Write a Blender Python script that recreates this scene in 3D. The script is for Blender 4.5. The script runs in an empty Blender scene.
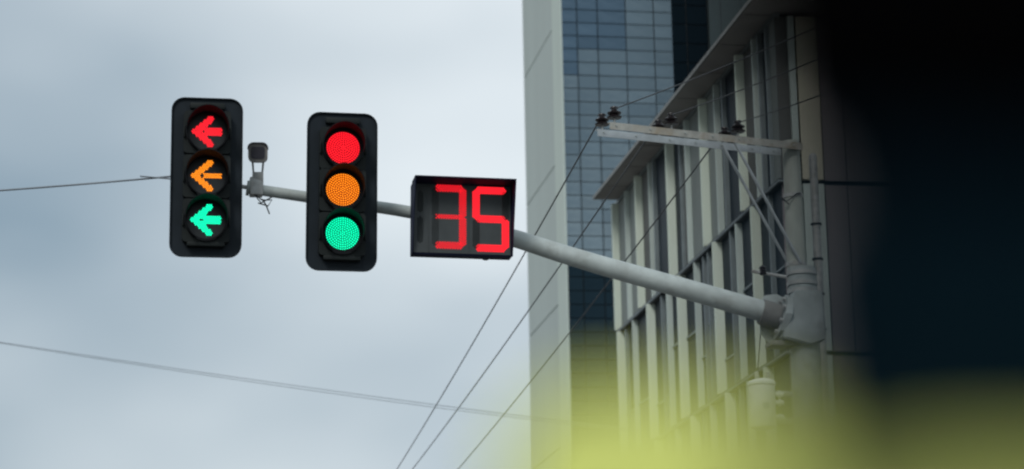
import bpy, bmesh, math, random
from mathutils import Vector, Matrix, Quaternion
random.seed(7)
S = bpy.context.scene
rad = math.radians

# ------------------------------------------------------------------ camera
LENS, W, H = 85.0, 1024, 469
YAW, PITCH, ROLL = 9.55, 13.25, 1.1
CAM = Vector((0, 0, 1.5))
ROT = Matrix.Rotation(-rad(YAW), 3, 'Z') @ Matrix.Rotation(rad(90 + PITCH), 3, 'X') @ Matrix.Rotation(-rad(ROLL), 3, 'Z')
cd = bpy.data.cameras.new('camera'); cam = bpy.data.objects.new('camera', cd)
S.collection.objects.link(cam); S.camera = cam
cd.lens = LENS; cd.sensor_width = 36; cd.clip_start = 0.05; cd.clip_end = 6000
cam.matrix_world = Matrix.Translation(CAM) @ ROT.to_4x4()
cd.dof.use_dof = True; cd.dof.focus_distance = 24; cd.dof.aperture_fstop = 2.4
# ------------------------------------------------------------------ world + sun
SUN_AZ, SUN_EL = 212, 40            # compass degrees clockwise from +Y, behind the camera and a little to the left
w = bpy.data.worlds.new('World'); S.world = w; w.use_nodes = True
nt = w.node_tree; N, L = nt.nodes, nt.links
bg = N['Background']; bg.inputs['Strength'].default_value = 0.1
sky = N.new('ShaderNodeTexSky'); sky.sky_type = 'NISHITA'; sky.sun_disc = False
sky.sun_elevation = rad(SUN_EL); sky.sun_rotation = rad(SUN_AZ); sky.air_density = 1.2; sky.dust_density = 2.5
tc = N.new('ShaderNodeTexCoord')
mp = N.new('ShaderNodeMapping'); mp.inputs['Location'].default_value = (-4.61, 3.82, 4.81); mp.inputs['Scale'].default_value = (1, 1, 1.9)
n1 = N.new('ShaderNodeTexNoise'); n1.inputs['Scale'].default_value = 3.0; n1.inputs['Detail'].default_value = 3.5; n1.inputs['Roughness'].default_value = 0.42
cr = N.new('ShaderNodeValToRGB'); ce = cr.color_ramp.elements
ce[0].position = 0.3; ce[0].color = (2.15, 3.15, 4.0, 1); ce[1].position = 0.65; ce[1].color = (8.2, 8.9, 9.3, 1)
mx = N.new('ShaderNodeMix'); mx.data_type = 'RGBA'; mx.inputs[0].default_value = 0.9
L.new(tc.outputs['Generated'], mp.inputs['Vector']); L.new(mp.outputs[0], n1.inputs['Vector'])
L.new(n1.outputs['Fac'], cr.inputs[0]); L.new(sky.outputs[0], mx.inputs[6]); L.new(cr.outputs[0], mx.inputs[7])
L.new(mx.outputs[2], bg.inputs['Color'])
sl = bpy.data.lights.new('sun', 'SUN'); sl.energy = 1.5; sl.angle = rad(18); sl.color = (1, 0.985, 0.95)
sun = bpy.data.objects.new('sun', sl); S.collection.objects.link(sun)
sd = Vector((math.sin(rad(SUN_AZ)) * math.cos(rad(SUN_EL)), math.cos(rad(SUN_AZ)) * math.cos(rad(SUN_EL)), math.sin(rad(SUN_EL))))
sun.rotation_euler = sd.to_track_quat('Z', 'Y').to_euler(); sun.location = (0, 0, 60)
# ------------------------------------------------------------------ exposure
S.render.engine = 'CYCLES'; S.cycles.use_denoising = True; S.cycles.max_bounces = 6; S.cycles.pixel_filter_type = 'BLACKMAN_HARRIS'; S.cycles.filter_width = 2.2
S.view_settings.view_transform = 'Standard'; S.view_settings.look = 'None'
S.view_settings.exposure = 0; S.view_settings.gamma = 1; S.view_settings.use_curve_mapping = False

# ------------------------------------------------------------------ helpers
F = LENS * W / 36
def ray(px, py): return ROT @ Vector(((px - W / 2) / F, -(py - H / 2) / F, -1))
def aty(px, py, Y): d = ray(px, py); return CAM + d * (Y / d.y)
def atx(px, py, X): d = ray(px, py); return CAM + d * (X / d.x)
def atz(px, py, z): d = ray(px, py); return CAM + d * ((z - CAM.z) / d.z)
def atd(px, py, D): return CAM + ray(px, py) * D
COL = S.collection

MATS = {}
def mat(name, col, rough=0.6, metal=0.0, var=0.15, scale=4.0, bump=0.0, stretch=(1, 1, 1), spec=0.5, ref=None, stain=None, trans=0.0, coat=0.0):
    """principled material with noise colour variation and optional stains / bump"""
    m = bpy.data.materials.new(name); m.use_nodes = True; MATS[name] = m
    n, l = m.node_tree.nodes, m.node_tree.links
    b = n['Principled BSDF']; b.inputs['Roughness'].default_value = rough; b.inputs['Metallic'].default_value = metal
    b.inputs['Specular IOR Level'].default_value = spec; b.inputs['Coat Weight'].default_value = coat
    t = n.new('ShaderNodeTexCoord'); g = n.new('ShaderNodeMapping'); g.inputs['Scale'].default_value = stretch
    l.new(t.outputs['Object'], g.inputs['Vector'])
    z = n.new('ShaderNodeTexNoise'); z.inputs['Scale'].default_value = scale; z.inputs['Detail'].default_value = 6
    l.new(g.outputs[0], z.inputs['Vector'])
    r = n.new('ShaderNodeValToRGB'); e = r.color_ramp.elements
    e[0].position = 0.3; e[1].position = 0.7
    e[0].color = tuple(c * (1 - var) for c in col) + (1,); e[1].color = tuple(min(1, c * (1 + var)) for c in col) + (1,)
    l.new(z.outputs['Fac'], r.inputs[0]); out = r.outputs[0]
    if stain:
        scol, sscale, lo, hi = stain
        z2 = n.new('ShaderNodeTexNoise'); z2.inputs['Scale'].default_value = sscale; z2.inputs['Detail'].default_value = 8; z2.inputs['Roughness'].default_value = 0.65
        l.new(g.outputs[0], z2.inputs['Vector'])
        mr = n.new('ShaderNodeMapRange'); mr.inputs[1].default_value = lo; mr.inputs[2].default_value = hi
        l.new(z2.outputs['Fac'], mr.inputs[0])
        mm = n.new('ShaderNodeMix'); mm.data_type = 'RGBA'; mm.inputs[7].default_value = scol + (1,)
        l.new(mr.outputs[0], mm.inputs[0]); l.new(out, mm.inputs[6]); out = mm.outputs[2]
    l.new(out, b.inputs['Base Color'])
    if bump:
        bp = n.new('ShaderNodeBump'); bp.inputs['Strength'].default_value = bump; bp.inputs['Distance'].default_value = 0.02
        l.new(z.outputs['Fac'], bp.inputs['Height']); l.new(bp.outputs[0], b.inputs['Normal'])
    if trans:
        tr = n.new('ShaderNodeBsdfTranslucent'); l.new(out, tr.inputs['Color'])
        ms = n.new('ShaderNodeMixShader'); ms.inputs[0].default_value = trans
        l.new(b.outputs[0], ms.inputs[1]); l.new(tr.outputs[0], ms.inputs[2]); l.new(ms.outputs[0], n['Material Output'].inputs['Surface'])
    return m

def emit(name, col, strength, base=(0.008, 0.008, 0.008)):
    m = bpy.data.materials.new(name); m.use_nodes = True; MATS[name] = m
    b = m.node_tree.nodes['Principled BSDF']; b.inputs['Base Color'].default_value = base + (1,); b.inputs['Roughness'].default_value = 0.5; b.inputs['Specular IOR Level'].default_value = 0.15
    b.inputs['Emission Color'].default_value = col + (1,); b.inputs['Emission Strength'].default_value = strength
    return m

mat('galvanised', (0.40, 0.41, 0.40), 0.5, 0.25, 0.18, 14, 0.05, (1, 1, 1), stain=((0.25, 0.24, 0.21), 5, 0.56, 0.74))
mat('arm_paint', (0.43, 0.475, 0.46), 0.55, 0.1, 0.12, 9, 0.05, (1, 1, 1), stain=((0.30, 0.32, 0.30), 4, 0.5, 0.7))
mat('bracket_paint', (0.38, 0.425, 0.42), 0.7, 0, 0.2, 6, 0.1, stain=((0.27, 0.29, 0.275), 5, 0.48, 0.7))
mat('sleeve_shaded_paint', (0.20, 0.20, 0.19), 0.75, 0, 0.2, 8, 0.1)  # dark brown tone, with underside shading worked into the colour
mat('rust_galv', (0.36, 0.36, 0.33), 0.65, 0.1, 0.2, 9, 0.08, stain=((0.27, 0.215, 0.145), 2.2, 0.48, 0.68))
mat('steel_clean', (0.42, 0.46, 0.48), 0.45, 0.3, 0.12, 9, 0.03)
mat('pole_concrete', (0.39, 0.42, 0.38), 0.9, 0, 0.15, 7, 0.15, (1, 1, 0.3), stain=((0.29, 0.30, 0.27), 3, 0.5, 0.75))
mat('porcelain', (0.016, 0.011, 0.013), 0.3, 0, 0.2, 8)
mat('cable', (0.05, 0.055, 0.06), 0.6, 0, 0.1, 3)
mat('cable_pale', (0.22, 0.25, 0.28), 0.6, 0, 0.1, 3)
mat('backplate_paint', (0.0085, 0.0145, 0.020), 0.6, 0, 0.2, 6, 0.02, spec=0.2, stain=((0.012, 0.017, 0.024), 3, 0.5, 0.8))
mat('housing_plastic', (0.010, 0.014, 0.014), 0.6, 0, 0.2, 8, 0.02, spec=0.2, stain=((0.018, 0.022, 0.021), 5, 0.5, 0.8))
mat('visor_black', (0.007, 0.008, 0.010), 0.7, 0, 0.15, 8, spec=0.15)
mat('lens_off', (0.006, 0.009, 0.010), 0.4, 0, 0.1, 8)
mat('face_dark', (0.034, 0.042, 0.044), 0.6, 0, 0.15, 9)
mat('seg_off', (0.027, 0.033, 0.034), 0.45, 0, 0.1, 9)
mat('hood_navy', (0.009, 0.012, 0.034), 0.7, 0, 0.2, 6, spec=0.12)
mat('camera_shell', (0.20, 0.19, 0.18), 0.5, 0, 0.15, 12)
mat('camera_dark', (0.035, 0.033, 0.045), 0.4, 0, 0.15, 12)
mat('transformer_paint', (0.70, 0.73, 0.70), 0.5, 0, 0.1, 6, 0.03, stain=((0.52, 0.52, 0.48), 4, 0.52, 0.75))
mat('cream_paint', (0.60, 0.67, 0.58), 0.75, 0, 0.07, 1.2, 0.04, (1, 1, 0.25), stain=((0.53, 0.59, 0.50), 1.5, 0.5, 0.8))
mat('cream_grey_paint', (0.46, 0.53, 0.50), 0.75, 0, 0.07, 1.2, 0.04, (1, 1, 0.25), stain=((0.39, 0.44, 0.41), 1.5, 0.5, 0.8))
mat('panel_grey', (0.18, 0.205, 0.195), 0.8, 0, 0.14, 0.9, 0, (1, 1, 0.3))
mat('panel_brown', (0.088, 0.092, 0.088), 0.8, 0, 0.14, 0.9, 0, (1, 1, 0.3))
mat('panel_mauve', (0.22, 0.20, 0.205), 0.8, 0, 0.12, 0.9, 0, (1, 1, 0.3))
mat('mullion_blue', (0.19, 0.225, 0.235), 0.5, 0.2, 0.1, 3)
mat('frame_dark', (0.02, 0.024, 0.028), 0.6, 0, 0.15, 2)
mat('soffit', (0.30, 0.29, 0.285), 0.85, 0, 0.12, 0.6, 0.05, stain=((0.23, 0.22, 0.215), 0.5, 0.5, 0.8))
mat('fascia', (0.20, 0.205, 0.20), 0.7, 0, 0.12, 0.8, 0.05)
mat('dark_glass', (0.018, 0.026, 0.034), 0.45, 0, 0.4, 0.5, spec=0.08)
mat('tower_core', (0.016, 0.024, 0.03), 0.6, 0, 0.1, 0.3)
mat('tower_pilaster', (0.53, 0.60, 0.555), 0.85, 0, 0.06, 0.2, 0, (1, 1, 0.2))
mat('tower_teal_wall', (0.045, 0.068, 0.074), 0.75, 0, 0.12, 0.3, 0, (1, 1, 0.3))
mat('asphalt', (0.05, 0.05, 0.052), 0.9, 0, 0.25, 3, 0.3)
mat('pavement', (0.25, 0.245, 0.23), 0.9, 0, 0.12, 2, 0.2)
mat('earth', (0.11, 0.10, 0.08), 0.95, 0, 0.25, 0.1, 0.2)
mat('road_paint', (0.7, 0.7, 0.66), 0.7, 0, 0.1, 5)
mat('pillar_black', (0.0012, 0.0012, 0.0014), 1.0, 0, 0.1, 6, 0, spec=0.0)
mat('pillar_navy', (0.003, 0.0085, 0.013), 1.0, 0, 0.15, 6, 0, spec=0.0)
mat('seat_yellow', (0.87, 0.92, 0.27), 0.75, 0, 0.05, 7, 0.05, trans=0.35)
mat('seat_frame', (0.03, 0.03, 0.03), 0.5, 0, 0.1, 7)
emit('red_led', (1.0, 0.016, 0.03), 1.8); emit('amber_led', (1.0, 0.27, 0.012), 1.8); emit('green_led', (0.004, 1.0, 0.50), 1.9)
emit('red_lens', (1.0, 0.002, 0.012), 0.5, (0.02, 0.0, 0.0)); emit('amber_lens', (1.0, 0.07, 0.0), 0.3, (0.02, 0.01, 0.0)); emit('green_lens', (0.0, 0.62, 0.26), 0.3, (0.0, 0.02, 0.012))
emit('red_segment', (1.0, 0.014, 0.026), 1.4); emit('red_segment_dim', (0.95, 0.010, 0.022), 1.15)

def ribbed(name, col, dark, freq, axis='Y'):
    """fine vertical ribbing in colour and relief, too small to pick apart at this distance"""
    m = mat(name, col, 0.85, 0, 0.06, 0.15, 0, (1, 1, 0.2))
    n, l = m.node_tree.nodes, m.node_tree.links; b = n['Principled BSDF']
    t = n.new('ShaderNodeTexCoord'); wv = n.new('ShaderNodeTexWave'); wv.bands_direction = axis
    wv.inputs['Scale'].default_value = freq; wv.inputs['Distortion'].default_value = 0.4
    l.new(t.outputs['Object'], wv.inputs['Vector'])
    src = b.inputs['Base Color'].links[0].from_socket
    mm = n.new('ShaderNodeMix'); mm.data_type = 'RGBA'; mm.inputs[7].default_value = dark + (1,)
    mr = n.new('ShaderNodeMapRange'); mr.inputs[1].default_value = 0.55; mr.inputs[2].default_value = 1.0; mr.inputs[4].default_value = 0.6
    l.new(wv.outputs['Fac'], mr.inputs[0]); l.new(mr.outputs[0], mm.inputs[0]); l.new(src, mm.inputs[6]); l.new(mm.outputs[2], b.inputs['Base Color'])
    bp = n.new('ShaderNodeBump'); bp.inputs['Strength'].default_value = 0.5; bp.inputs['Distance'].default_value = 0.05; bp.invert = True
    l.new(wv.outputs['Fac'], bp.inputs['Height']); l.new(bp.outputs[0], b.inputs['Normal'])
    return m
ribbed('tower_concrete', (0.46, 0.52, 0.50), (0.34, 0.38, 0.37), 0.32)

def perforated(name, col, dark):
    m = mat(name, col, 0.8, 0, 0.06, 1.0)
    n, l = m.node_tree.nodes, m.node_tree.links; b = n['Principled BSDF']
    t = n.new('ShaderNodeTexCoord'); g = n.new('ShaderNodeMapping'); g.inputs['Rotation'].default_value = (0, rad(45), 0)
    v = n.new('ShaderNodeTexVoronoi'); v.inputs['Scale'].default_value = 11; v.inputs['Randomness'].default_value = 0
    l.new(t.outputs['Object'], g.inputs['Vector']); l.new(g.outputs[0], v.inputs['Vector'])
    src = b.inputs['Base Color'].links[0].from_socket
    mr = n.new('ShaderNodeMapRange'); mr.inputs[1].default_value = 0.42; mr.inputs[2].default_value = 0.34
    l.new(v.outputs['Distance'], mr.inputs[0])
    mm = n.new('ShaderNodeMix'); mm.data_type = 'RGBA'; mm.inputs[7].default_value = dark + (1,)
    l.new(mr.outputs[0], mm.inputs[0]); l.new(src, mm.inputs[6]); l.new(mm.outputs[2], b.inputs['Base Color'])
perforated('perforated_cream', (0.50, 0.48, 0.38), (0.22, 0.21, 0.17))

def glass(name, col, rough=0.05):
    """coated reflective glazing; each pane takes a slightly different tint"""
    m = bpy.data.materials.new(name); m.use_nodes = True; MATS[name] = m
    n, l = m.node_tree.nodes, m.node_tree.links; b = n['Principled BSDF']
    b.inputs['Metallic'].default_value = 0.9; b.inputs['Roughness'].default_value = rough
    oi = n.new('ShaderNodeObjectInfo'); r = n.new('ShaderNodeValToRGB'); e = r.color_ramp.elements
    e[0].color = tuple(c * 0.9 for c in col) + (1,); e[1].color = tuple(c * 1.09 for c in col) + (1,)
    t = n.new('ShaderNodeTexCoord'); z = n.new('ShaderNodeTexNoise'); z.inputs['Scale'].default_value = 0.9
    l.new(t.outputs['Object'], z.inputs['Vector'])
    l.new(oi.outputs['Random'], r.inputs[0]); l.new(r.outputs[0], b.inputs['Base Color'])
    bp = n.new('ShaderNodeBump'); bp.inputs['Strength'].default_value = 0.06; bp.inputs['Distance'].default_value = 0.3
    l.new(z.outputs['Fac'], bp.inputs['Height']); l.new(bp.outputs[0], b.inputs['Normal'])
glass('tower_glass', (0.185, 0.235, 0.262)); glass('tower_glass_blue', (0.115, 0.168, 0.215)); glass('tower_glass_dark_reflection', (0.012, 0.026, 0.036), 0.12); glass('tower_glass_black', (0.005, 0.012, 0.017), 0.15)

# ---- mesh builders
def add_box(bm, x0, x1, y0, y1, z0, z1, bevel=0.0):
    vs = bmesh.ops.create_cube(bm, size=1)['verts']
    for v in vs: v.co = Vector((x0 + (v.co.x + .5) * (x1 - x0), y0 + (v.co.y + .5) * (y1 - y0), z0 + (v.co.z + .5) * (z1 - z0)))
    if bevel:
        es = list({e for v in vs for e in v.link_edges})
        bmesh.ops.bevel(bm, geom=es, offset=bevel, segments=2, affect='EDGES', profile=0.6)
def frame_of(d):
    d = d.normalized(); a = Vector((0, 0, 1)) if abs(d.z) < 0.9 else Vector((1, 0, 0))
    u = d.cross(a).normalized(); return u, d.cross(u).normalized()
def add_tube(bm, pts, radii, seg=12, caps=True):
    pts = [Vector(p) for p in pts]
    if not isinstance(radii, (list, tuple)): radii = [radii] * len(pts)
    rings = []; u = None
    for i, p in enumerate(pts):
        d = (pts[min(i + 1, len(pts) - 1)] - pts[max(i - 1, 0)]).normalized()
        if u is None: u, v = frame_of(d)
        else:
            u = (u - d * u.dot(d)).normalized(); v = d.cross(u)
        rings.append([bm.verts.new(p + (u * math.cos(2 * math.pi * k / seg) + v * math.sin(2 * math.pi * k / seg)) * radii[i]) for k in range(seg)])
    for a, b in zip(rings, rings[1:]):
        for k in range(seg): bm.faces.new((a[k], a[(k + 1) % seg], b[(k + 1) % seg], b[k]))
    if caps: bm.faces.new(rings[0][::-1]); bm.faces.new(rings[-1])
def add_prism(bm, poly, y0, y1):
    """polygon in x,z extruded along y"""
    a = [bm.verts.new((x, y0, z)) for x, z in poly]; b = [bm.verts.new((x, y1, z)) for x, z in poly]
    n = len(poly); bm.faces.new(a); bm.faces.new(b[::-1])
    for k in range(n): bm.faces.new((a[k], b[k], b[(k + 1) % n], a[(k + 1) % n]))
def rrect(w_, h_, r, n=7):
    out = []
    for cx, cz, a0 in ((w_/2-r, h_/2-r, 0), (-w_/2+r, h_/2-r, 90), (-w_/2+r, -h_/2+r, 180), (w_/2-r, -h_/2+r, 270)):
        for k in range(n): a = rad(a0 + 90 * k / (n - 1)); out.append((cx + r * math.cos(a), cz + r * math.sin(a)))
    return out
def ring_prism(bm, outer, inner, y0, y1):
    n = len(outer); V = lambda P, y: [bm.verts.new((x, y, z)) for x, z in P]
    a, b, c, d = V(outer, y0), V(outer, y1), V(inner, y0), V(inner, y1)
    for k in range(n):
        j = (k + 1) % n
        bm.faces.new((a[k], a[j], c[j], c[k])); bm.faces.new((b[k], d[k], d[j], b[j]))
        bm.faces.new((a[k], b[k], b[j], a[j])); bm.faces.new((c[k], c[j], d[j], d[k]))
def obj(name, bm, m, parent=None, smooth=None, loc=None):
    bmesh.ops.recalc_face_normals(bm, faces=bm.faces)
    me = bpy.data.meshes.new(name); bm.to_mesh(me); bm.free(); me.materials.append(MATS[m])
    if smooth:
        me.shade_smooth(); me.set_sharp_from_angle(angle=rad(smooth))
    return link(name, me, parent, loc)
def link(name, me, parent=None, loc=None):
    o = bpy.data.objects.new(name, me); COL.objects.link(o)
    if parent: o.parent = parent
    if loc is not None: o.location = loc
    return o
def thing(name, label, cat, loc=(0, 0, 0), rot=(0, 0, 0), group=None):
    o = bpy.data.objects.new(name, None); COL.objects.link(o); o.empty_display_size = 0.2
    o.location = loc; o.rotation_euler = rot; return tag(o, label, cat, group)
def tag(o, label, cat, group=None):
    o['label'] = label; o['category'] = cat
    if group: o['group'] = group
    return o
def box(name, m, parent, *a, bevel=0.0, loc=None):
    bm = bmesh.new(); add_box(bm, *a, bevel=bevel); return obj(name, bm, m, parent, loc=loc)
def tube(name, m, parent, pts, r, seg=12, smooth=40):
    bm = bmesh.new(); add_tube(bm, pts, r, seg); return obj(name, bm, m, parent, smooth)
def structure(o): o['kind'] = 'structure'; return o

# ================================================================== SETTING
PZ = 0.13
structure(box('ground', 'earth', None, -1500, 1500, -1500, 3000, -0.5, 0))
road = structure(box('road', 'asphalt', None, -7, 5, -60, 400, 0.004 - 0.1, 0.004))
for k in range(12):
    box('lane_marking', 'road_paint', road, -1.08, -0.92, -20 + k * 9, -16 + k * 9, 0.0041, 0.0085)
pv = structure(box('pavement', 'pavement', None, 5.16, 34, -60, 90, -0.05, PZ))
box('kerb', 'pole_concrete', pv, 5.0, 5.155, -60, 90, -0.05, PZ + 0.004, bevel=0.01)

# ================================================================== OFFICE BUILDING (right, with fins and overhanging roof)
FX = 17.0; YN, YF = 58.6, 79.6; Z1, Z2, Z3 = 21.53, 17.03, 12.53
ob = thing('office_building', 'low office block with cream vertical fins and a wide overhanging roof', 'building', (FX, YN, PZ))
def rel(x, y, z): return (x - FX, y - YN, z - PZ)
def obox(name, m, x0, x1, y0, y1, z0, z1, parent=ob, bevel=0.0):
    return box(name, m, parent, x0 - FX, x1 - FX, y0 - YN, y1 - YN, z0 - PZ, z1 - PZ, bevel=bevel)
obox('core_wall', 'frame_dark', FX + 0.12, FX + 16, YN + 0.12, YF, PZ, Z1 + 0.1)
oc = atz(594.5, 199.5, Z1 + 0.1)         # outer corner of the eaves
OX = oc.x; OVER = FX - OX
roof = obox('roof', 'soffit', OX, FX + 17, YN - 1.7, oc.y, Z1 + 0.1, Z1 + 0.19)
obox('fascia', 'fascia', OX - 0.06, OX - 0.003, YN - 1.7, oc.y, Z1 + 0.09, Z1 + 0.2, roof)
obox('fascia', 'fascia', OX - 0.06, FX + 17, YN - 1.76, YN - 1.703, Z1 + 0.09, Z1 + 0.2, roof)
for y in [YN + 0.2 + k * 2.6 for k in range(8)]:
    obox('soffit_joint', 'frame_dark', OX + 0.05, FX - 0.02, y, y + 0.025, Z1 + 0.092, Z1 + 0.099, roof)
# head frame under the eaves and the two storey ledges
obox('head_frame', 'mullion_blue', FX - 0.06, FX + 0.11, YN - 0.06, YF - 0.003, Z1 - 0.02, Z1 + 0.085)
YE = atx(616.5, 333, FX - 0.16).y
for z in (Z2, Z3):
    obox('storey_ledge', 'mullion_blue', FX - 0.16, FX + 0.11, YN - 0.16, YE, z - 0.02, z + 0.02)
    obox('ledge_shade_strip', 'frame_dark', FX - 0.15, FX + 0.113, YN - 0.15, YE - 0.05, z + 0.0205, z + 0.06)  # dark strip standing in for the shadow line above the ledge
    obox('ledge_shade_strip', 'frame_dark', FX - 0.15, FX + 0.113, YN - 0.15, YE - 0.05, z - 0.06, z - 0.0205)  # and one for the shade under the ledge
def fy(px, py, d): return atx(px, py, FX - d).y
storeys = [
  (Z2 + 0.061, Z1 - 0.021, 225, [612.4, 636.2, 668.4, 703.6, 742.5], [625.6, 650, 687.8, 719, 760], [654.3, 682, 727, 766, 774], 'upper'),
  (Z3 + 0.061, Z2 - 0.061, 340, [617.6, 648, 679.3, 716.8, 757], [633, 668.2, 697, 740.6], [625.5, 662.5, 706, 711, 734.5, 775], 'lower'),
  (8.4, Z3 - 0.061, 440, [622, 655, 692, 728, 768], [640, 676, 712, 750], [632, 668, 704, 742], 'lower'),
]
rnd = random.Random(3)
for z0, z1, ry, cream, light, mull, kind in storeys:
    marks = []
    for px in cream:
        d = rnd.uniform(0.215, 0.245); y = fy(px, ry, d)
        obox('fin', 'cream_paint', FX - d, FX + 0.05, y, y + 0.14, z0, z1); marks.append(y)
    for px in light:
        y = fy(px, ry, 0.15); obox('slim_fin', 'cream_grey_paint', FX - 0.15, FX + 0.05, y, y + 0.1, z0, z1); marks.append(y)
    for px in mull:
        y = fy(px, ry, 0.1); obox('mullion', 'mullion_blue', FX - 0.1, FX + 0.05, y, y + 0.09, z0, z1); marks.append(y)
    marks = sorted(marks + [YN - 0.05, YF - 0.1])
    for a, b in zip(marks, marks[1:]):
        if b - a < 0.3: continue
        a2, b2 = a + 0.15, b - 0.01
        if kind == 'upper':
            m = rnd.choice(['panel_grey', 'panel_grey', 'dark_glass', 'panel_brown', 'dark_glass'])
            if m == 'dark_glass' or b - a < 0.6: obox('window_pane', 'dark_glass', FX + 0.03, FX + 0.06, a2, b2, z0, z1)
            else: obox('wall_panel', m, FX + 0.0, FX + 0.06, a2, b2, z0, z1)
        else:
            zs = z0 + rnd.choice([0.9, 1.25, 2.2]) + rnd.uniform(0, .3)
            t = rnd.uniform(-0.012, 0.012)
            obox('window_pane', 'dark_glass', FX + 0.03, FX + 0.06, a2, b2, zs + 0.06, z1)
            if rnd.random() < 0.45: obox('wall_panel', rnd.choice(['panel_grey', 'panel_brown']), FX + 0.02, FX + 0.06, a2, b2, z0, zs)
            else: obox('window_pane', 'dark_glass', FX + 0.03, FX + 0.06, a2, b2, z0, zs)
            obox('transom', 'mullion_blue', FX - 0.02, FX + 0.062, a2, b2, zs + 0.003, zs + 0.057)
# end wall that faces the camera
def ex(px, py): return aty(px, py, YN).x
for m, a, b, yy, name in (('panel_brown', 777, 788.5, 60, 'wall_panel'), ('cream_grey_paint', 790.5, 796.5, 100, 'slim_fin'), ('perforated_cream', 797.5, 818, 80, 'perforated_panel'),
                          ('panel_mauve', 820, 842, 80, 'wall_panel'), ('panel_mauve', 843, 880, 80, 'wall_panel'), ('panel_mauve', 881, 930, 80, 'wall_panel')):
    for z0, z1 in ((Z2 + 0.061, Z1 - 0.021), (Z3 + 0.061, Z2 - 0.061), (8.4, Z3 - 0.061)):
        d = 0.14 if 'fin' in name or 'perf' in name else 0.02
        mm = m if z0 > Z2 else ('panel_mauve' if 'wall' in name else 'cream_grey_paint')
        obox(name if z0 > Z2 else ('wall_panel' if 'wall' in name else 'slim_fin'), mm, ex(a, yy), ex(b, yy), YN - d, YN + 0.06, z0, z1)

# ================================================================== TOWER (behind)
TY = 196.0
tx0 = aty(561.3, 30, TY).x
tw = thing('tower_block', 'tall tower with ribbed pale concrete side wall and blue glass front', 'building', (tx0, TY, 0))
TZ = 100.0
ty1 = atx(523.5, 60, tx0).y
typ = atx(552.5, 40, tx0).y
tx5 = aty(673.6, 30, TY).x
tx6 = aty(708.5, 30, TY + 3).x
def tbox(name, m, x0, x1, y0, y1, z0, z1, parent=tw): return box(name, m, parent, x0 - tx0, x1 - tx0, y0 - TY, y1 - TY, z0, z1)
tbox('core_wall', 'tower_core', tx0 + 0.3, tx5 - 0.05, TY + 0.25, ty1 - 0.02, 0, TZ)
tbox('recessed_core', 'tower_core', tx5 - 0.048, tx6 + 4, TY + 3.2, ty1 - 0.02, 0, TZ)
tbox('corner_pilaster', 'tower_pilaster', tx0 - 0.05, tx0 + 0.05, TY + 0.01, typ - 0.05, 0, TZ)
tbox('corner_core', 'tower_core', tx0 + 0.052, tx0 + 0.299, TY + 0.25, typ - 0.06, 0, TZ)
tbox('joint_backing', 'tower_core', tx0 + 0.12, tx0 + 0.298, typ - 0.04, ty1 - 0.01, 0, TZ)
zj = [atx(524.8, 77.5, tx0).z, atx(527.6, 205, tx0).z]; dz = zj[0] - zj[1]
zz = zj[0] + 3 * dz
while zz > -dz:
    z0, z1 = max(0, zz - dz + 0.06), zz - 0.06
    if z1 > 1: tbox('wall_panel', 'tower_concrete', tx0, tx0 + 0.118, typ, ty1, z0, min(z1, TZ))
    zz -= dz
# curtain wall panes
cols = [561.6, 577.6, 598.2, 626.6, 654.8, 673.6]
cx = [aty(c, 50, TY).x for c in cols]
zr0 = aty(561.5, 8.9, TY).z; zr1 = aty(561.5, 114.2, TY).z; ph = (zr0 - zr1) / 8
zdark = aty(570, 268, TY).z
paneM = {}
def pane_mesh(wd, hh, m):
    k = (round(wd, 2), round(hh, 2), m)
    if k not in paneM:
        bm = bmesh.new(); add_box(bm, -wd / 2, wd / 2, 0, 0.08, -hh / 2, hh / 2)
        me = bpy.data.meshes.new('pane'); bm.to_mesh(me); bm.free(); me.materials.append(MATS[m]); paneM[k] = me
    return paneM[k]
r_ = random.Random(11)
zlo = aty(570, 470, TY).z
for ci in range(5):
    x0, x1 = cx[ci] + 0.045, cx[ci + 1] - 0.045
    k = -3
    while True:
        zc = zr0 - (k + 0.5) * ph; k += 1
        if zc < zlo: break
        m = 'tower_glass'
        if zc < zdark: m = 'tower_glass_dark_reflection'  # dark reflection low on the front, put into the pane colour
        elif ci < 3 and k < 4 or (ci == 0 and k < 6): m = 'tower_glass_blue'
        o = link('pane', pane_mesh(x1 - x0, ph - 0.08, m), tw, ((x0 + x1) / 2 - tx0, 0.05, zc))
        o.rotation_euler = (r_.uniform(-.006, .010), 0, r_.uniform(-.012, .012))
for ci in range(2):
    xa = tx5 + (tx6 - tx5) * ci / 2 + 0.06; xb = tx5 + (tx6 - tx5) * (ci + 1) / 2 - 0.06
    for k in range(-2, 9):
        zc = zr0 - (k + 0.5) * ph * 1.5
        o = link('pane', pane_mesh(xb - xa, ph * 1.5 - 0.1, 'tower_glass_black'), tw, ((xa + xb) / 2 - tx0, 3.02, zc))
        o.rotation_euler = (r_.uniform(-.01, .01), 0, r_.uniform(-.02, .02))
tbox('teal_wall', 'tower_teal_wall', tx6 + 0.05, tx6 + 9, TY + 2.6, TY + 3.19, 0, TZ)
for k in range(4): tbox('vertical_joint', 'tower_core', tx6 + 1.1 + 1.9 * k, tx6 + 1.17 + 1.9 * k, TY + 2.585, TY + 2.598, 0, TZ)

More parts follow.
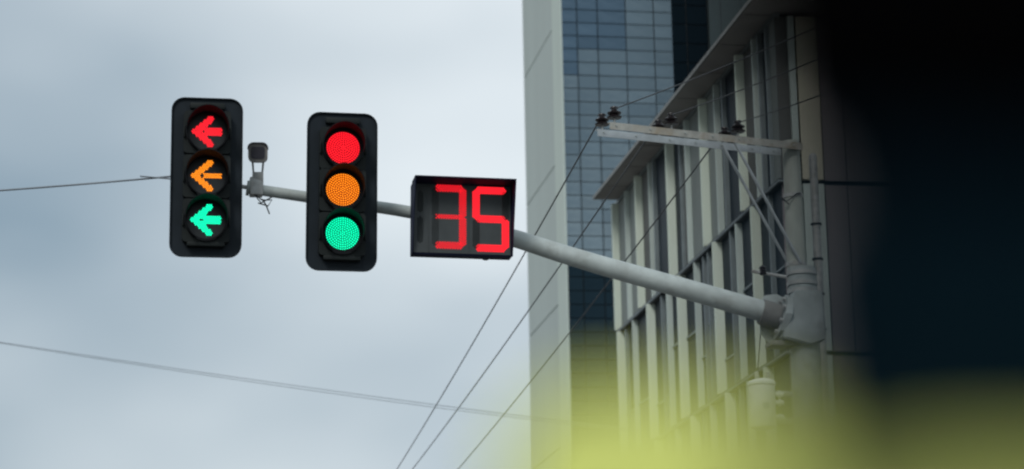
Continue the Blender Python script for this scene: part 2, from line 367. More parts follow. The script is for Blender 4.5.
# ================================================================== UTILITY POLE with crossarms
UY = 28.0
nearL = aty(610, 125.5, UY - 0.45)                       # left end of the near crossarm
zc = nearL.z
nearR = atz(803, 146.5, zc)                           # right end, same height
ud = (nearR - nearL); ulen = ud.length; ud.normalize()
un = Vector((-ud.y, ud.x, 0)).normalized()            # horizontal normal, away from the camera
if un.y < 0: un = -un
pc = atz(792.5, 145, zc); pc = nearL + ud * ((pc - nearL).dot(ud)) + un * 0.165 + ud * 0.09   # pole axis
farL = nearL + un * 0.33 + ud * 0.0; farR = farL + ud * (ulen - 0.12)
ptop = zc + 0.10
up = thing('utility_pole', 'concrete utility pole with double steel crossarm behind the signal mast', 'utility pole', (pc.x, pc.y, PZ))
def U(v): v = Vector(v); return (v.x - pc.x, v.y - pc.y, v.z - PZ)
tube('shaft', 'pole_concrete', up, [U((pc.x, pc.y, PZ)), U((pc.x, pc.y, zc - 1.0)), U((pc.x, pc.y, ptop))], [0.17, 0.117, 0.108], 20)
def channel(name, m, a, b, side):
    bm = bmesh.new(); add_box(bm, 0, (b - a).length, -0.003, 0.006, -0.045, 0.045); add_box(bm, 0, (b - a).length, 0.0065, 0.06, 0.037, 0.0455)
    o = obj(name, bm, m, up)
    yd = Vector((0, 0, 1)).cross(ud) * side
    M = Matrix((ud, yd, Vector((0, 0, 1)))).transposed().to_4x4(); o.matrix_local = Matrix.Translation(Vector(U(a))) @ M
    return o
ca = channel('crossarm', 'rust_galv', nearL, nearR, 1)
cb = channel('crossarm', 'steel_clean', farL, farR, 1)
for arm, ln in ((ca, ulen), (cb, ulen - .1)):
    for f in (0.03, 0.2, 0.38, 0.52, 0.66, 0.83, 0.95):
        bm = bmesh.new(); add_tube(bm, [(ln * f, -0.022, 0.005), (ln * f, 0.0, 0.005)], 0.010, 6); obj('bolt', bm, 'bracket_paint', arm)
# braces
bfoot = aty(796.5, 262, pc.y - 0.15)
for s, px in ((-1, (720, 146)), (1, (709.5, 152))):
    top = nearL + ud * ((atz(px[0], px[1], zc) - nearL).dot(ud)) if s < 0 else farL + ud * ((atz(px[0], px[1], zc) - farL).dot(ud))
    foot = Vector((pc.x, pc.y, bfoot.z)) + un * (0.125 * s) - ud * 0.02
    tube('brace', 'steel_clean', up, [U(top + un * (-0.02 * s)), U(foot)], 0.019, 8)
# pole bands and the small side bracket lower down
for z, r in ((bfoot.z, 0.128), (aty(792, 196, pc.y).z, 0.124)):
    bm = bmesh.new(); add_tube(bm, [(0, 0, z - PZ - 0.025), (0, 0, z - PZ + 0.025)], r, 20); obj('band', bm, 'galvanised', up, 40)
lo = aty(752, 271, pc.y - 0.12); ro = aty(786, 277, pc.y - 0.12)
bm = bmesh.new(); add_tube(bm, [U(lo), U(ro)], 0.022, 8); sb = obj('side_bracket', bm, 'galvanised', up, 40)
bm = bmesh.new(); q = Vector(U(aty(763, 271, pc.y - 0.12)))
add_tube(bm, [q + Vector((0, 0, dz_)) for dz_ in (-.05, -.03, -.01, .0, .02, .04, .07)], [.035, .05, .035, .05, .035, .05, .02], 12); obj('spool_insulator', bm, 'porcelain', sb, 40)
zt = aty(778, 197, pc.y).z - PZ
bm = bmesh.new()
pts = [Vector((0.13 * math.cos(a) - 0.07, -0.13 + 0.0 * a, zt + 0.04 * math.sin(2.3 * a) - 0.02 * a)) for a in [k * 0.3 for k in range(16)]]
add_tube(bm, pts, 0.008, 5); obj('wire_loop', bm, 'cable', up, 60)

def insulator(px, py, base, label):
    """two-skirt brown porcelain pin insulator on a steel pin; base sits on the crossarm"""
    t = thing('pin_insulator', label, 'insulator', base, group='brown insulators on the crossarms')
    bm = bmesh.new(); add_tube(bm, [(0, 0, 0.0), (0, 0, 0.09)], 0.014, 8); obj('pin', bm, 'galvanised', t, 40)
    prof = [(0.03, .055), (0.082, .06), (0.092, .075), (0.055, .095), (0.05, .105), (0.080, .115), (0.086, .13), (0.05, .155), (0.034, .165), (0.034, .178), (0.05, .185), (0.048, .2), (0.01, .212)]
    bm = bmesh.new(); add_tube(bm, [(0, 0, z) for r, z in prof], [r for r, z in prof], 20); obj('porcelain_body', bm, 'porcelain', t, 50)
    return Vector(base) + Vector((0, 0, .18))
tops = {}
for key, px, nm in ((0, 616, 'left end'), (1, 673.5, 'middle'), (2, 741, 'right')):
    f = (atz(px, 126 + (px - 616) * .104, zc) - nearL).dot(ud)
    f = max(0.05, f)
    for row, org, wrd in (('near', nearL, 'nearer'), ('far', farL, 'farther')):
        base = org + ud * f + Vector((0, 0, 0.046)) + un * (0.03)
        tops[(row, key)] = insulator(px, 0, base, {0: 'brown insulator at the left tip of the %s crossarm', 1: 'brown insulator near the middle of the %s crossarm', 2: 'brown insulator nearest the pole top on the %s crossarm'}[key] % wrd)

# transformer can hung on the pole
tr_c = aty(762.5, 403, pc.y - 0.2)
tf = thing('transformer', 'pale grey cylindrical transformer can hung on the utility pole', 'transformer', (tr_c.x, tr_c.y, tr_c.z - 0.32))
bm = bmesh.new(); prof = [(0.12, 0.0), (0.155, 0.015), (0.16, 0.05), (0.16, 0.53), (0.172, 0.535), (0.172, 0.565), (0.15, 0.59), (0.08, 0.615), (0.01, 0.62)]
add_tube(bm, [(0, 0, z) for r, z in prof], [r for r, z in prof], 28); obj('tank', bm, 'transformer_paint', tf, 35)
for dx, dy in ((-0.07, -0.05), (0.07, -0.05)):
    bm = bmesh.new(); add_tube(bm, [(dx, dy, 0.58 + k * 0.02) for k in range(7)], [.025, .035, .022, .035, .022, .03, .01], 12); obj('bushing', bm, 'galvanised', tf, 40)
for z in (0.14, 0.32, 0.42):
    bm = bmesh.new(); add_tube(bm, [(0.15, -0.02, z), (0.26, -0.02, z)], 0.03, 10); add_tube(bm, [(0.20, -0.02, z), (0.225, -0.02, z)], 0.045, 10); obj('side_bushing', bm, 'transformer_paint', tf, 40)
dvec = pc - tr_c; dvec.z = 0
tube('hanger', 'galvanised', tf, [Vector((0, 0, 0.45)) + dvec * 0.1, Vector((0, 0, 0.45)) + dvec * 0.72], 0.04, 8)
tube('hanger', 'galvanised', tf, [Vector((0, 0, 0.12)) + dvec * 0.1, Vector((0, 0, 0.12)) + dvec * 0.72], 0.04, 8)
box('name_plate', 'steel_clean', tf, -0.04, 0.04, -0.166, -0.157, 0.22, 0.30)
bm = bmesh.new(); pts = [Vector((-.02, .1, .62)), Vector((.0, .1, .85)), Vector((.05, .12, 1.2)), Vector((.12, .15, 1.55))]; add_tube(bm, pts, 0.008, 5); obj('lead_wire', bm, 'cable', tf, 60)

# slim conduit standing beside the pole
ctop = aty(813, 156, pc.y + 0.15)
sp = thing('slim_pole', 'slim pale steel pipe standing just right of the utility pole', 'pole', (ctop.x, ctop.y, PZ))
tube('pipe', 'galvanised', sp, [(0, 0, 0), (0, 0, ctop.z - PZ)], [0.065, 0.052], 14)
bm = bmesh.new(); add_tube(bm, [(0, 0, ctop.z - PZ), (0, 0, ctop.z - PZ + 0.03)], [.05, .035], 14); obj('cap', bm, 'galvanised', sp, 40)
for k in range(4):
    z = ctop.z - PZ - 0.9 - k * 0.45
    bm = bmesh.new(); add_tube(bm, [(0, 0, z), (0, 0, z + 0.02)], 0.07, 14); obj('band', bm, 'frame_dark', sp, 40)

# ------------------------------------------------------------------ overhead wires
def wire(name, label, a, b, sag, r, m='cable', group=None, n=28):
    a, b = Vector(a), Vector(b); pts = []
    for k in range(n + 1):
        t = k / n; p = a.lerp(b, t); p.z -= sag * 4 * t * (1 - t); pts.append(p)
    bm = bmesh.new(); add_tube(bm, [p - a for p in pts], r, 6)
    o = obj(name, bm, m, None, 60); o.location = a; return tag(o, label, 'wire', group)
g = 'power lines on the crossarm'
for key, end, nm in ((0, (322, 578), 'leftmost power line running down left from the crossarm tip'), (1, (330, 566), 'middle power line running down left from the crossarm'), (2, (372, 560), 'rightmost power line running down left past the braces')):
    e = aty(end[0], end[1], 85)
    wire('power_line', nm, tops[('far', key)], e, 0.35, 0.011, group=g)
for key, end, nm in ((0, (1010, -62), 'topmost power line running up right across the roof edge'), (1, (1010, -28), 'second power line running up right across the roof and fins'), (2, (1010, 14), 'lowest power line running up right from beside the pole top')):
    e = aty(end[0], end[1], 17)
    wire('power_line', nm, tops[('near', key)], e, 0.06, 0.007, group=g)
a = aty(-160, 317, 62); b = aty(640, 431, 62)
wire('street_cable', 'upper of the two thin cables sagging across the lower left sky', a, b, 0.10, 0.0085, 'cable_pale', 'cables across the lower sky')
a = aty(-160, 316, 62); b = aty(640, 433, 62)
wire('street_cable', 'lower of the two thin cables sagging across the lower left sky', a, b, 0.15, 0.0075, 'cable_pale', 'cables across the lower sky')

# ================================================================== SIGNAL MAST AND ARM
AY = 19.25
mp_ = aty(803, 300, AY); mx_, mz = mp_.x, mp_.z
ms = thing('signal_mast', 'grey steel signal mast with long arm reaching left over the street', 'signal mast', (mx_, AY, PZ))
def Mr(px, py, dy=0.0): v = aty(px, py, AY + dy); return Vector((v.x - mx_, v.y - AY, v.z - PZ))
ztop = Mr(803, 268).z
tube('shaft', 'bracket_paint', ms, [(0, 0, 0), (0, 0, ztop)], [0.15, 0.118], 24)
bm = bmesh.new(); add_tube(bm, [(0, 0, 0), (0, 0, 0.03)], 0.28, 20); obj('base_plate', bm, 'galvanised', ms, 40)
for z in (Mr(803, 274).z, Mr(803, 284).z, Mr(803, 292).z):
    bm = bmesh.new(); add_tube(bm, [(0, 0, z - 0.016), (0, 0, z + 0.016)], 0.129, 24); obj('collar', bm, 'galvanised', ms, 40)
# arm: thick inner section, thinner outer section
inner = [(786, 319), (750, 307.5), (700, 293), (650, 279), (600, 265), (560, 253), (520, 240), (480, 228.5)]
bm = bmesh.new(); add_tube(bm, [Mr(*p) for p in inner], [.092, .089, .086, .083, .080, .077, .074, .071], 28); arm = obj('arm', bm, 'arm_paint', ms, 50)
outer = [(484, 229.3), (440, 217.5), (395, 209.6), (340, 201.5), (300, 196), (249.5, 188.5)]
bm = bmesh.new(); add_tube(bm, [Mr(*p) for p in outer], [.054, .053, .051, .048, .046, .045], 22); obj('arm_extension', bm, 'arm_paint', ms, 50)
ad = (Mr(480, 228.5) - Mr(786, 319)).normalized()
bm = bmesh.new(); c0 = Mr(779, 317); add_tube(bm, [c0 + ad * 0.0, c0 + ad * 0.16], 0.108, 28); obj('arm_sleeve', bm, 'sleeve_shaded_paint', ms, 50)
bm = bmesh.new(); c1 = Mr(781, 317.5); add_tube(bm, [c1 - ad * 0.02, c1 + ad * 0.012], 0.20, 8); obj('flange', bm, 'bracket_paint', ms, 30)
bm = bmesh.new(); c1 = Mr(783.5, 318.2); add_tube(bm, [c1 - ad * 0.02, c1 + ad * 0.01], 0.205, 8); obj('flange', bm, 'bracket_paint', ms, 30)
for k in range(8):
    u_, v_ = frame_of(ad); a_ = 2 * math.pi * (k + .5) / 8; q = Mr(781, 317.5) + (u_ * math.cos(a_) + v_ * math.sin(a_)) * 0.155
    bm = bmesh.new(); add_tube(bm, [q, q + ad * 0.04], 0.018, 6); obj('bolt', bm, 'galvanised', ms, 30)
# gusset box clamped round the mast head, flaring downwards
poly = [Mr(*p) for p in ((790, 293.5), (816.5, 294.5), (820.5, 343), (806, 348.5), (777.5, 341))]
bm = bmesh.new(); add_prism(bm, [(p.x, p.z) for p in poly], -0.17, 0.17)
bmesh.ops.bevel(bm, geom=bm.edges[:], offset=0.012, segments=2, affect='EDGES'); obj('gusset_box', bm, 'bracket_paint', ms, 30)
bm = bmesh.new(); gp = Mr(774, 317)
add_prism(bm, [(gp.x + x, gp.z + z) for x, z in ((-0.10, -0.12), (-0.04, -0.20), (0.06, -0.23), (0.14, -0.18), (0.14, 0.17), (0.05, 0.215), (-0.05, 0.20), (-0.105, 0.12))], 0.075, 0.095)
obj('gusset_plate', bm, 'bracket_paint', ms, 30)
bm = bmesh.new(); p = Mr(770, 341); add_box(bm, p.x - 0.02, p.x + 0.24, -0.1, 0.1, p.z - 0.05, p.z - 0.012, bevel=0.006); obj('stiffener', bm, 'sleeve_shaded_paint', ms, 30)
# tip: end cap, clamp for the camera, loose cable ends
tip = Mr(249, 188.3)
bm = bmesh.new(); add_tube(bm, [tip + Vector((-0.02, 0, 0.003)), tip + Vector((0.004, 0, 0))], 0.062, 20); obj('end_cap', bm, 'bracket_paint', ms, 40)
bm = bmesh.new(); q = Mr(258, 189); add_box(bm, q.x - 0.07, q.x + 0.04, -0.06, 0.06, q.z - 0.06, q.z + 0.09, bevel=0.012); obj('clamp', bm, 'galvanised', ms, 40)
for pts in ([(256, 195), (262, 200), (272, 200), (268, 206), (258, 203)], [(262, 199), (266, 205), (269.5, 214)], [(255, 195), (261, 203), (272, 197)]):
    bm = bmesh.new(); add_tube(bm, [Mr(x, y, -0.05) for x, y in pts], 0.006, 6); obj('loose_cable', bm, 'cable', ms, 60)

# ================================================================== SIGNAL HEADS
def disc(bm, r, y, n=48, dome=0.0):
    rings = []
    for f in (1.0, .85, .6, .3):
        rings.append([bm.verts.new((r * f * math.cos(2 * math.pi * k / n), y - dome * (1 - f * f), r * f * math.sin(2 * math.pi * k / n))) for k in range(n)])
    for a, b in zip(rings, rings[1:]):
        for k in range(n): bm.faces.new((a[k], a[(k + 1) % n], b[(k + 1) % n], b[k]))
    bm.faces.new(rings[-1])
def dots(bm, pts, r, y, n=6, dome=0.0, R=1.0):
    for x, z in pts:
        yy = y - dome * (1 - (x * x + z * z) / (R * R)) if dome else y
        vs = [bm.verts.new((x + r * math.cos(2 * math.pi * k / n), yy, z + r * math.sin(2 * math.pi * k / n))) for k in range(n)]
        c = bm.verts.new((x, yy - r * 0.8, z))
        for k in range(n): bm.faces.new((vs[k], vs[(k + 1) % n], c))
def inside(poly, x, y):
    c = False; n = len(poly)
    for i in range(n):
        (x0, y0), (x1, y1) = poly[i], poly[i - 1]
        if (y0 > y) != (y1 > y) and x < (x1 - x0) * (y - y0) / (y1 - y0) + x0: c = not c
    return c
def arrow_dots(th, pitch):
    s = 0.0081; out = []
    h = th / 2
    # head: two thick strokes meeting at the tip; shaft: a short bar behind the head
    tip_, top_, bot_ = (-16.5, 0), (3.2, 15.3), (3.2, -15.3)
    k = th * 1.35
    e_ = 5.6
    head = [tip_, (top_[0] - 1, top_[1] + 1), (e_, top_[1] + 0.3), (e_, top_[1] - th * .52), (tip_[0] + k, 0), (e_, bot_[1] + th * .52), (e_, bot_[1] - 0.3), (bot_[0] - 1, bot_[1] - 1)]
    shaft = [(-3.2, -h * .95), (14.8, -h * .95), (14.8, h * .95), (-3.2, h * .95)]
    n = int(20 / pitch)
    for i in range(-n, n + 1):
        for j in range(-n, n + 1):
            x, z = i * pitch + (0.5 * pitch if j % 2 else 0), j * pitch * 0.9
            if inside(head, x, z) or inside(shaft, x, z): out.append((x * s, z * s))
    return out
def round_dots(R_):
    out = [(0, 0)]
    rr = 0.0182
    k = 1
    while k * rr < R_ - 0.006:
        n = round(2 * math.pi * k * 0.98)
        for i in range(n): a = 2 * math.pi * (i + 0.5 * (k % 2)) / n; out.append((k * rr * math.cos(a), k * rr * math.sin(a)))
        k += 1
    return out
def visor_mesh(bm, R_, L_):
    """cutaway tunnel visor: long on top, short at the bottom, thin sheet with thickness"""
    n = 40; a0, a1 = rad(-62), rad(242); rows = []
    for k in range(n + 1):
        a = a0 + (a1 - a0) * k / n
        up_ = (math.sin(a) + 0.9) / 1.9
        ln = L_ * (0.12 + 0.88 * max(0, min(1, up_)) ** 0.8)
        rows.append([bm.verts.new((r * math.cos(a), y, r * math.sin(a))) for r, y in ((R_, 0), (R_, -ln), (R_ + .006, -ln), (R_ + .006, 0))])
    for p, q in zip(rows, rows[1:]):
        for j in range(4): bm.faces.new((p[j], q[j], q[(j + 1) % 4], p[(j + 1) % 4]))
    bm.faces.new(rows[0]); bm.faces.new(rows[-1][::-1])
def signal_head(px, py, label, arrows, tilt, offs):
    c = aty(px, py, AY - 0.38)
    t = thing('traffic_signal', label, 'traffic light', c, (0, tilt, 0), 'traffic signal heads on the arm')
    Wp, Hp = 0.572, 1.312
    bm = bmesh.new(); add_prism(bm, rrect(Wp, Hp, 0.105), 0.0, 0.014); obj('backplate', bm, 'backplate_paint', t, 30)
    bm = bmesh.new(); ring_prism(bm, rrect(Wp, Hp, 0.105), rrect(Wp - 0.014, Hp - 0.014, 0.098), -0.022, -0.001); obj('backplate_rim', bm, 'backplate_paint', t, 30)
    for k, z in enumerate(offs):
        hz = 0.18
        bm = bmesh.new(); add_prism(bm, rrect(0.375, 0.352, 0.03, 4), -0.075, -0.002); add_prism(bm, rrect(0.36, 0.34, 0.03, 4), 0.016, 0.19)
        sec = obj('lamp_section', bm, 'housing_plastic', t, 30, (0, 0, z))
        colr = ('red', 'amber', 'green')[k]
        bm = bmesh.new(); ring_prism(bm, [(0.172 * math.cos(2 * math.pi * i / 40), 0.172 * math.sin(2 * math.pi * i / 40)) for i in range(40)], [((0.154 if arrows else 0.134) * math.cos(2 * math.pi * i / 40), (0.154 if arrows else 0.134) * math.sin(2 * math.pi * i / 40)) for i in range(40)], -0.095, -0.0755)
        obj('bezel', bm, 'visor_black', sec, 30)
        bm = bmesh.new()
        if arrows:
            disc(bm, 0.153, -0.079, dome=0.006); lo_ = obj('lens', bm, 'lens_off', sec, 60)
            bm = bmesh.new(); dots(bm, arrow_dots((8.6, 7.0, 8.0)[k], 1.85), 0.0066, -0.088); d = obj('led_arrow', bm, colr + '_led', sec)
        else:
            disc(bm, 0.134, -0.079, dome=0.014); lo_ = obj('lens', bm, colr + '_lens', sec, 60)
            bm = bmesh.new(); dots(bm, round_dots(0.134), 0.0066, -0.081, dome=0.014, R=0.134); d = obj('led_cluster', bm, colr + '_led', sec)
        d['kind'] = 'stuff'
        bm = bmesh.new(); visor_mesh(bm, 0.164, 0.20); v = obj('visor', bm, 'visor_black', sec, 40); v.location = (0, -0.0955, 0)
        for sx in (-1, 1):
            bm = bmesh.new(); add_box(bm, sx * 0.183 - 0.006, sx * 0.183 + 0.006, -0.10, -0.0755, -0.05, 0.05, bevel=0.003); obj('hinge', bm, 'housing_plastic', sec, 30)
    bm = bmesh.new(); add_box(bm, -0.15, 0.15, -0.075, -0.002, -Hp / 2 + 0.075, -Hp / 2 + 0.118, bevel=0.012); obj('bottom_trim', bm, 'housing_plastic', t, 30)
    bm = bmesh.new(); add_box(bm, -0.14, 0.14, -0.06, -0.002, Hp / 2 - 0.10, Hp / 2 - 0.05, bevel=0.012); obj('top_trim', bm, 'housing_plastic', t, 30)
    return t, c
s1, c1_ = signal_head(206.4, 177.3, 'traffic signal with red, amber and green left arrows, left of the camera', True, rad(0.2), (0.355, -0.010, -0.372))
s2, c2_ = signal_head(341.8, 191.6, 'traffic signal with round red, amber and green lenses between camera and countdown', False, rad(0.6), (0.342, -0.006, -0.368))
# brackets behind the heads
def W2L(o, p): return Matrix.LocRotScale(o.location, o.rotation_euler, None).inverted() @ Vector(p)
tipw = aty(249, 188.3, AY); cl = c1_ + Vector((0.05, 0.16, -0.1))
tube('hanger_bracket', 'galvanised', s1, [W2L(s1, c1_ + Vector((0.02, 0.17, tipw.z - c1_.z + .0))), W2L(s1, tipw + Vector((0.03, 0, 0)))], 0.018, 12)
a2 = aty(341.8, 201.8, AY)
bm = bmesh.new(); q = W2L(s2, a2); add_box(bm, q.x - 0.06, q.x + 0.06, 0.15, q.y + 0.07, q.z - 0.075, q.z + 0.075, bevel=0.01); obj('hanger_bracket', bm, 'galvanised', s2, 30)

# ================================================================== COUNTDOWN DISPLAY
cc = aty(462.2, 219.5, AY - 0.22)
cdn = thing('countdown_display', 'black countdown box on the signal arm showing 35 in red', 'countdown timer', cc, (0, rad(0.9), rad(0)))
k_ = 0.00812
HW, HH = 0.412, 0.300
bm = bmesh.new(); add_box(bm, -HW, HW, 0.0, 0.13, -HH, HH, bevel=0.006); obj('case', bm, 'hood_navy', cdn, 30)
box('face', 'face_dark', cdn, -HW + 0.012, HW - 0.012, -0.006, -0.0005, -HH + 0.012, HH - 0.012)
# hood: top sheet and two side sheets that taper towards the bottom
HL = 0.22
bm = bmesh.new(); add_box(bm, -HW - 0.004, HW + 0.004, -HL, -0.0005, HH - 0.004, HH + 0.003); obj('hood_top', bm, 'hood_navy', cdn)
for sx in (-1, 1):
    bm = bmesh.new(); x0, x1 = sx * HW - 0.003, sx * HW + 0.003
    pr = [(-0.0005, HH - 0.005), (-HL, HH - 0.005), (-0.03, -HH), (-0.0005, -HH)]
    a = [bm.verts.new((x0, y, z)) for y, z in pr]; b = [bm.verts.new((x1, y, z)) for y, z in pr]
    bm.faces.new(a); bm.faces.new(b[::-1])
    for i in range(4): bm.faces.new((a[i], b[i], b[(i + 1) % 4], a[(i + 1) % 4]))
    obj('hood_side', bm, 'hood_navy', cdn)
def seg_rows(p, q, rows, pitch, w_):
    """LED positions of one bar segment: rows of dots, ends chamfered"""
    p, q = Vector(p), Vector(q); d = q - p; ln = d.length; d.normalize(); nn = Vector((-d.y, d.x)); out = []
    for r in range(rows):
        off = (r - (rows - 1) / 2) * w_; cut = abs(off) * 0.8
        m_ = int((ln - 2 * cut) / pitch)
        for i in range(m_ + 1):
            v = p + d * (cut + i * (ln - 2 * cut) / max(m_, 1)) + nn * off; out.append((v.x, v.y))
    return out
def zoom(x, z):      # display layout, measured on the face in sixths of a centimetre
    return ((x - 291) * 0.00160, (249 - z) * 0.00160)
digits = [   # left, right, top, mid, bottom, lit segments
    (152, 293, 88, 238, 388, 'abgcd', '3'),
    (362, 514, 92, 243, 396, 'afgcd', '5'),
]
for l, r, t_, m_, b_, lit, nm in digits:
    sl_ = {'a': ((l, t_), (r, t_)), 'g': ((l, m_), (r, m_)), 'd': ((l, b_), (r, b_)), 'f': ((l, t_), (l, m_)), 'e': ((l, m_), (l, b_)), 'b': ((r, t_), (r, m_)), 'c': ((r, m_), (r, b_))}
    for s_, (p, q) in sl_.items():
        bm = bmesh.new(); P, Q = zoom(*p), zoom(*q)
        thin = (nm == '3' and s_ == 'g')
        dots(bm, seg_rows(P, Q, 3 if thin else 5, 0.0195 if nm == '3' else 0.0165, 0.0118), 0.0076 if nm == '3' else 0.0082, -0.0065, 7)
        o = obj('segment', bm, ('red_segment_dim' if nm == '3' else 'red_segment') if s_ in lit else 'seg_off', cdn); o['kind'] = 'stuff'
for p, q in (((75, 110), (75, 215)), ((75, 245), (75, 375))):
    bm = bmesh.new(); dots(bm, seg_rows(zoom(*p), zoom(*q), 3, 0.0175, 0.016), 0.0092, -0.0065, 7); o = obj('segment', bm, 'seg_off', cdn); o['kind'] = 'stuff'
for x in (118, 325):
    a = zoom(x, 40); b = zoom(x, 425); box('face_seam', 'seg_off', cdn, a[0] - 0.004, a[0] + 0.004, -0.0085, -0.0062, b[1], a[1])
q = W2L(cdn, aty(458, 222.5, AY)); bm = bmesh.new(); add_box(bm, q.x - 0.1, q.x + 0.1, 0.131, q.y + 0.09, q.z - 0.1, q.z + 0.1, bevel=0.01); obj('mounting_bracket', bm, 'galvanised', cdn, 30)
bm = bmesh.new(); add_tube(bm, [(0.2 + 0.03 * math.cos(a), 0.05, -HH - 0.001 + 0.02 * math.sin(a)) for a in [math.pi + k * math.pi / 8 for k in range(9)]], 0.006, 6); obj('cable_gland', bm, 'cable', cdn, 60)

# ================================================================== DETECTION CAMERA on the arm tip
dc = aty(258, 154, AY - 0.02)
cm = thing('detection_camera', 'small hooded detection camera standing on the arm tip between the signals', 'camera', (dc.x, dc.y, dc.z - 0.2), (rad(12), 0, rad(-4)))
bm = bmesh.new(); add_prism(bm, [(x, z + 0.2) for x, z in rrect(0.158, 0.150, 0.042, 6)], -0.10, 0.09); obj('body', bm, 'camera_shell', cm, 30)
bm = bmesh.new(); add_prism(bm, [(x, z + 0.198) for x, z in rrect(0.112, 0.098, 0.02, 5)], -0.106, -0.1005); win = obj('window', bm, 'camera_dark', cm, 30)
bm = bmesh.new(); out_ = [(x, z) for x, z in rrect(0.172, 0.166, 0.05, 6)]; inn_ = [(x, z) for x, z in rrect(0.156, 0.150, 0.045, 6)]
keep = [i for i, (x, z) in enumerate(out_) if z > -0.03]
rows = []
keep = keep[:]   # order runs right side, top, left side
for i in keep:
    rows.append([bm.verts.new((x, y, z + 0.2)) for (x, z), y in ((out_[i], -0.12), (inn_[i], -0.12), (inn_[i], 0.085), (out_[i], 0.085))])
for p, q in zip(rows, rows[1:]):
    for j in range(4): bm.faces.new((p[j], p[(j + 1) % 4], q[(j + 1) % 4], q[j]))
bm.faces.new(rows[0]); bm.faces.new(rows[-1][::-1]); obj('hood', bm, 'camera_dark', cm, 30)
for sx in (-1, 1): tube('stand_leg', 'galvanised', cm, [(sx * 0.045, 0, 0.14), (sx * 0.03, 0, -0.02)], 0.0085, 8)
cw = aty(258, 180, AY)
bm = bmesh.new(); add_box(bm, -0.045, 0.045, -0.045, 0.045, -0.13, 0.045, bevel=0.008); obj('stand_base', bm, 'galvanised', cm, 30)

# cable from the arrow signal to the far left
fl = aty(-420, 209, AY + 0.3)
wire('span_cable', 'thin knotted cable running left from behind the arrow signal', c1_ + Vector((-0.1, 0.2, 0.075)), fl, 0.05, 0.008, 'cable_pale')
wire('bridle_strand', 'short lower strand splitting from the cable at the arrow signal edge', c1_ + Vector((-0.1, 0.2, 0.02)), aty(140, 176.2, AY - 0.17), 0.0, 0.006, 'cable_pale', n=4)

# ================================================================== OUT-OF-FOCUS VEHICLE INTERIOR CLOSE TO THE LENS
yaw = -rad(YAW)
veh = thing('vehicle', 'large dark upright close to the lens, far out of focus along the right edge', 'vehicle', (0, 0, 0.01), (0, 0, yaw))
D0 = 0.32
el = lambda py: CAM.z - 0.01 + D0 * math.tan(rad(PITCH) - math.atan((py - H / 2) / F))
xp = lambda px: (px - 512) / F * D0
def pillar(bm, pa, pb, za, zb, x1, y0, y1):
    V_ = [bm.verts.new(c) for c in ((pa, y0, za), (x1, y0, za), (x1, y0, zb), (pb, y0, zb), (pa, y1, za), (x1, y1, za), (x1, y1, zb), (pb, y1, zb))]
    for f in ((0, 1, 2, 3), (7, 6, 5, 4), (0, 4, 5, 1), (1, 5, 6, 2), (2, 6, 7, 3), (3, 7, 4, 0)): bm.faces.new([V_[i] for i in f])
    bmesh.ops.bevel(bm, geom=bm.edges[:], offset=0.006, segments=2, affect='EDGES')
zA, zB = el(400), el(0); xA, xB = xp(797), xp(760); slope_ = (xB - xA) / (zB - zA)
xat = lambda z: max(xA + slope_ * (z - zA), xA - 0.12)
xe = xA
zsplit = el(150)
zend = el(640); XR = xp(1330); ZT = 2.0
bm = bmesh.new(); pillar(bm, xat(zsplit), xat(ZT), zsplit, ZT, XR, D0, D0 + 0.04); obj('overhead_panel', bm, 'pillar_black', veh, 30)
bm = bmesh.new(); pillar(bm, xat(zend), xat(zsplit), zend, zsplit - 0.002, XR, D0 + 0.001, D0 + 0.039); obj('lower_flap', bm, 'pillar_navy', veh, 30)
bm = bmesh.new(); add_box(bm, XR + 0.001, XR + 0.08, D0 - 0.02, D0 + 0.06, 0.5, ZT, bevel=0.01); obj('post', bm, 'pillar_black', veh, 30)
bm = bmesh.new(); add_box(bm, 0.3, 1.0, D0 - 0.05, 1.6, ZT + 0.001, ZT + 0.04, bevel=0.01); obj('roof_rail', bm, 'pillar_black', veh, 30)
bm = bmesh.new(); add_box(bm, -0.75, 1.0, -1.2, 1.6, 0.32, 0.5); obj('floor', bm, 'seat_frame', veh)
for sx in (-0.7, 0.95):
    for yy in (-0.9, 1.3):
        bm = bmesh.new(); add_tube(bm, [(sx - 0.09, yy, 0.3), (sx - 0.08, yy, 0.3), (sx + 0.08, yy, 0.3), (sx + 0.09, yy, 0.3)], [0.24, 0.3, 0.3, 0.24], 24); obj('wheel', bm, 'pillar_black', veh, 40)
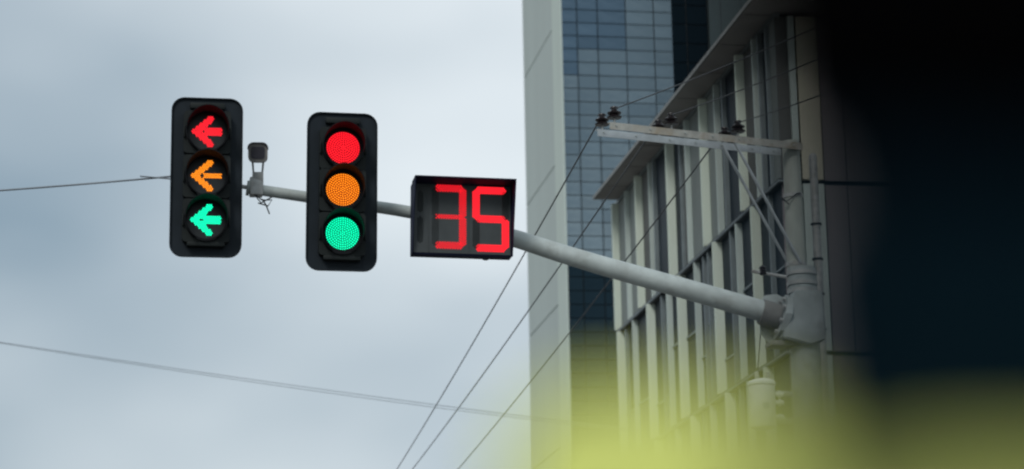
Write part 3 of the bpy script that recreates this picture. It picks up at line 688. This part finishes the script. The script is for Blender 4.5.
# yellow-green seat top: a leaning head pad on two stalks above the backrest
D1 = 0.58
seat = thing('seat', 'yellow-green rounded seat top close to the lens, far out of focus along the bottom', 'seat', (0, 0, 0.51), (0, 0, yaw))
el1 = lambda py: CAM.z - 0.51 + D1 * math.tan(rad(PITCH) - math.atan((py - H / 2) / F))
xl = (508 - 512) / F * D1; zt_ = el1(389); WS = 0.42
bm = bmesh.new(); add_prism(bm, [(x + xl + WS / 2, z + zt_ - 0.09) for x, z in rrect(WS, 0.18, 0.016, 6)], D1, D1 + 0.05)
bmesh.ops.bevel(bm, geom=bm.edges[:], offset=0.004, segments=2, affect='EDGES', clamp_overlap=True)
piv = Vector((0, D1, zt_)); bmesh.ops.rotate(bm, verts=bm.verts, cent=piv, matrix=Matrix.Rotation(-rad(38), 3, 'X') @ Matrix.Rotation(rad(1.6), 3, 'Y'))
obj('head_pad', bm, 'seat_yellow', seat, 40)
yb = D1 - 0.10
DG = 0.285; eg = lambda py: CAM.z - 0.51 + DG * math.tan(rad(PITCH) - math.atan((py - H / 2) / F)); xg = (815 - 512) / F * DG
bm = bmesh.new(); add_prism(bm, [(x + xg + 0.06, z + eg(520) - 0.025) for x, z in rrect(0.12, 0.05, 0.012, 6)], DG, DG + 0.02)
bmesh.ops.bevel(bm, geom=bm.edges[:], offset=0.003, segments=2, affect='EDGES', clamp_overlap=True); grip = obj('hand_grip', bm, 'seat_yellow', seat, 40)
tube('grip_arm', 'seat_frame', seat, [(xg + 0.06, DG + 0.01, eg(520) - 0.045), (xg + 0.08, DG + 0.06, eg(520) - 0.2), (xg + 0.1, yb + 0.02, eg(520) - 0.34)], 0.008, 8)
for lx in (xl + 0.12, xl + 0.30): tube('stalk', 'seat_frame', seat, [(lx, yb + 0.06, zt_ - 0.24), (lx, yb + 0.06, zt_ - 0.10)], 0.007, 8)
bm = bmesh.new(); add_prism(bm, [(x + xl + WS / 2, z + 0.35 + (zt_ - 0.54) / 2 + 0.0) for x, z in rrect(WS + 0.04, zt_ - 0.56, 0.05, 6)], yb, yb + 0.09); obj('backrest', bm, 'seat_yellow', seat, 40)
bm = bmesh.new(); add_box(bm, xl, xl + WS, yb + 0.02, yb + 0.47, 0.26, 0.345, bevel=0.02); obj('cushion', bm, 'seat_yellow', seat, 40)
for lx in (xl + 0.05, xl + WS - 0.05):
    for ly in (yb + 0.07, yb + 0.42): tube('leg', 'seat_frame', seat, [(lx, ly, 0), (lx, ly, 0.265)], 0.016, 8)
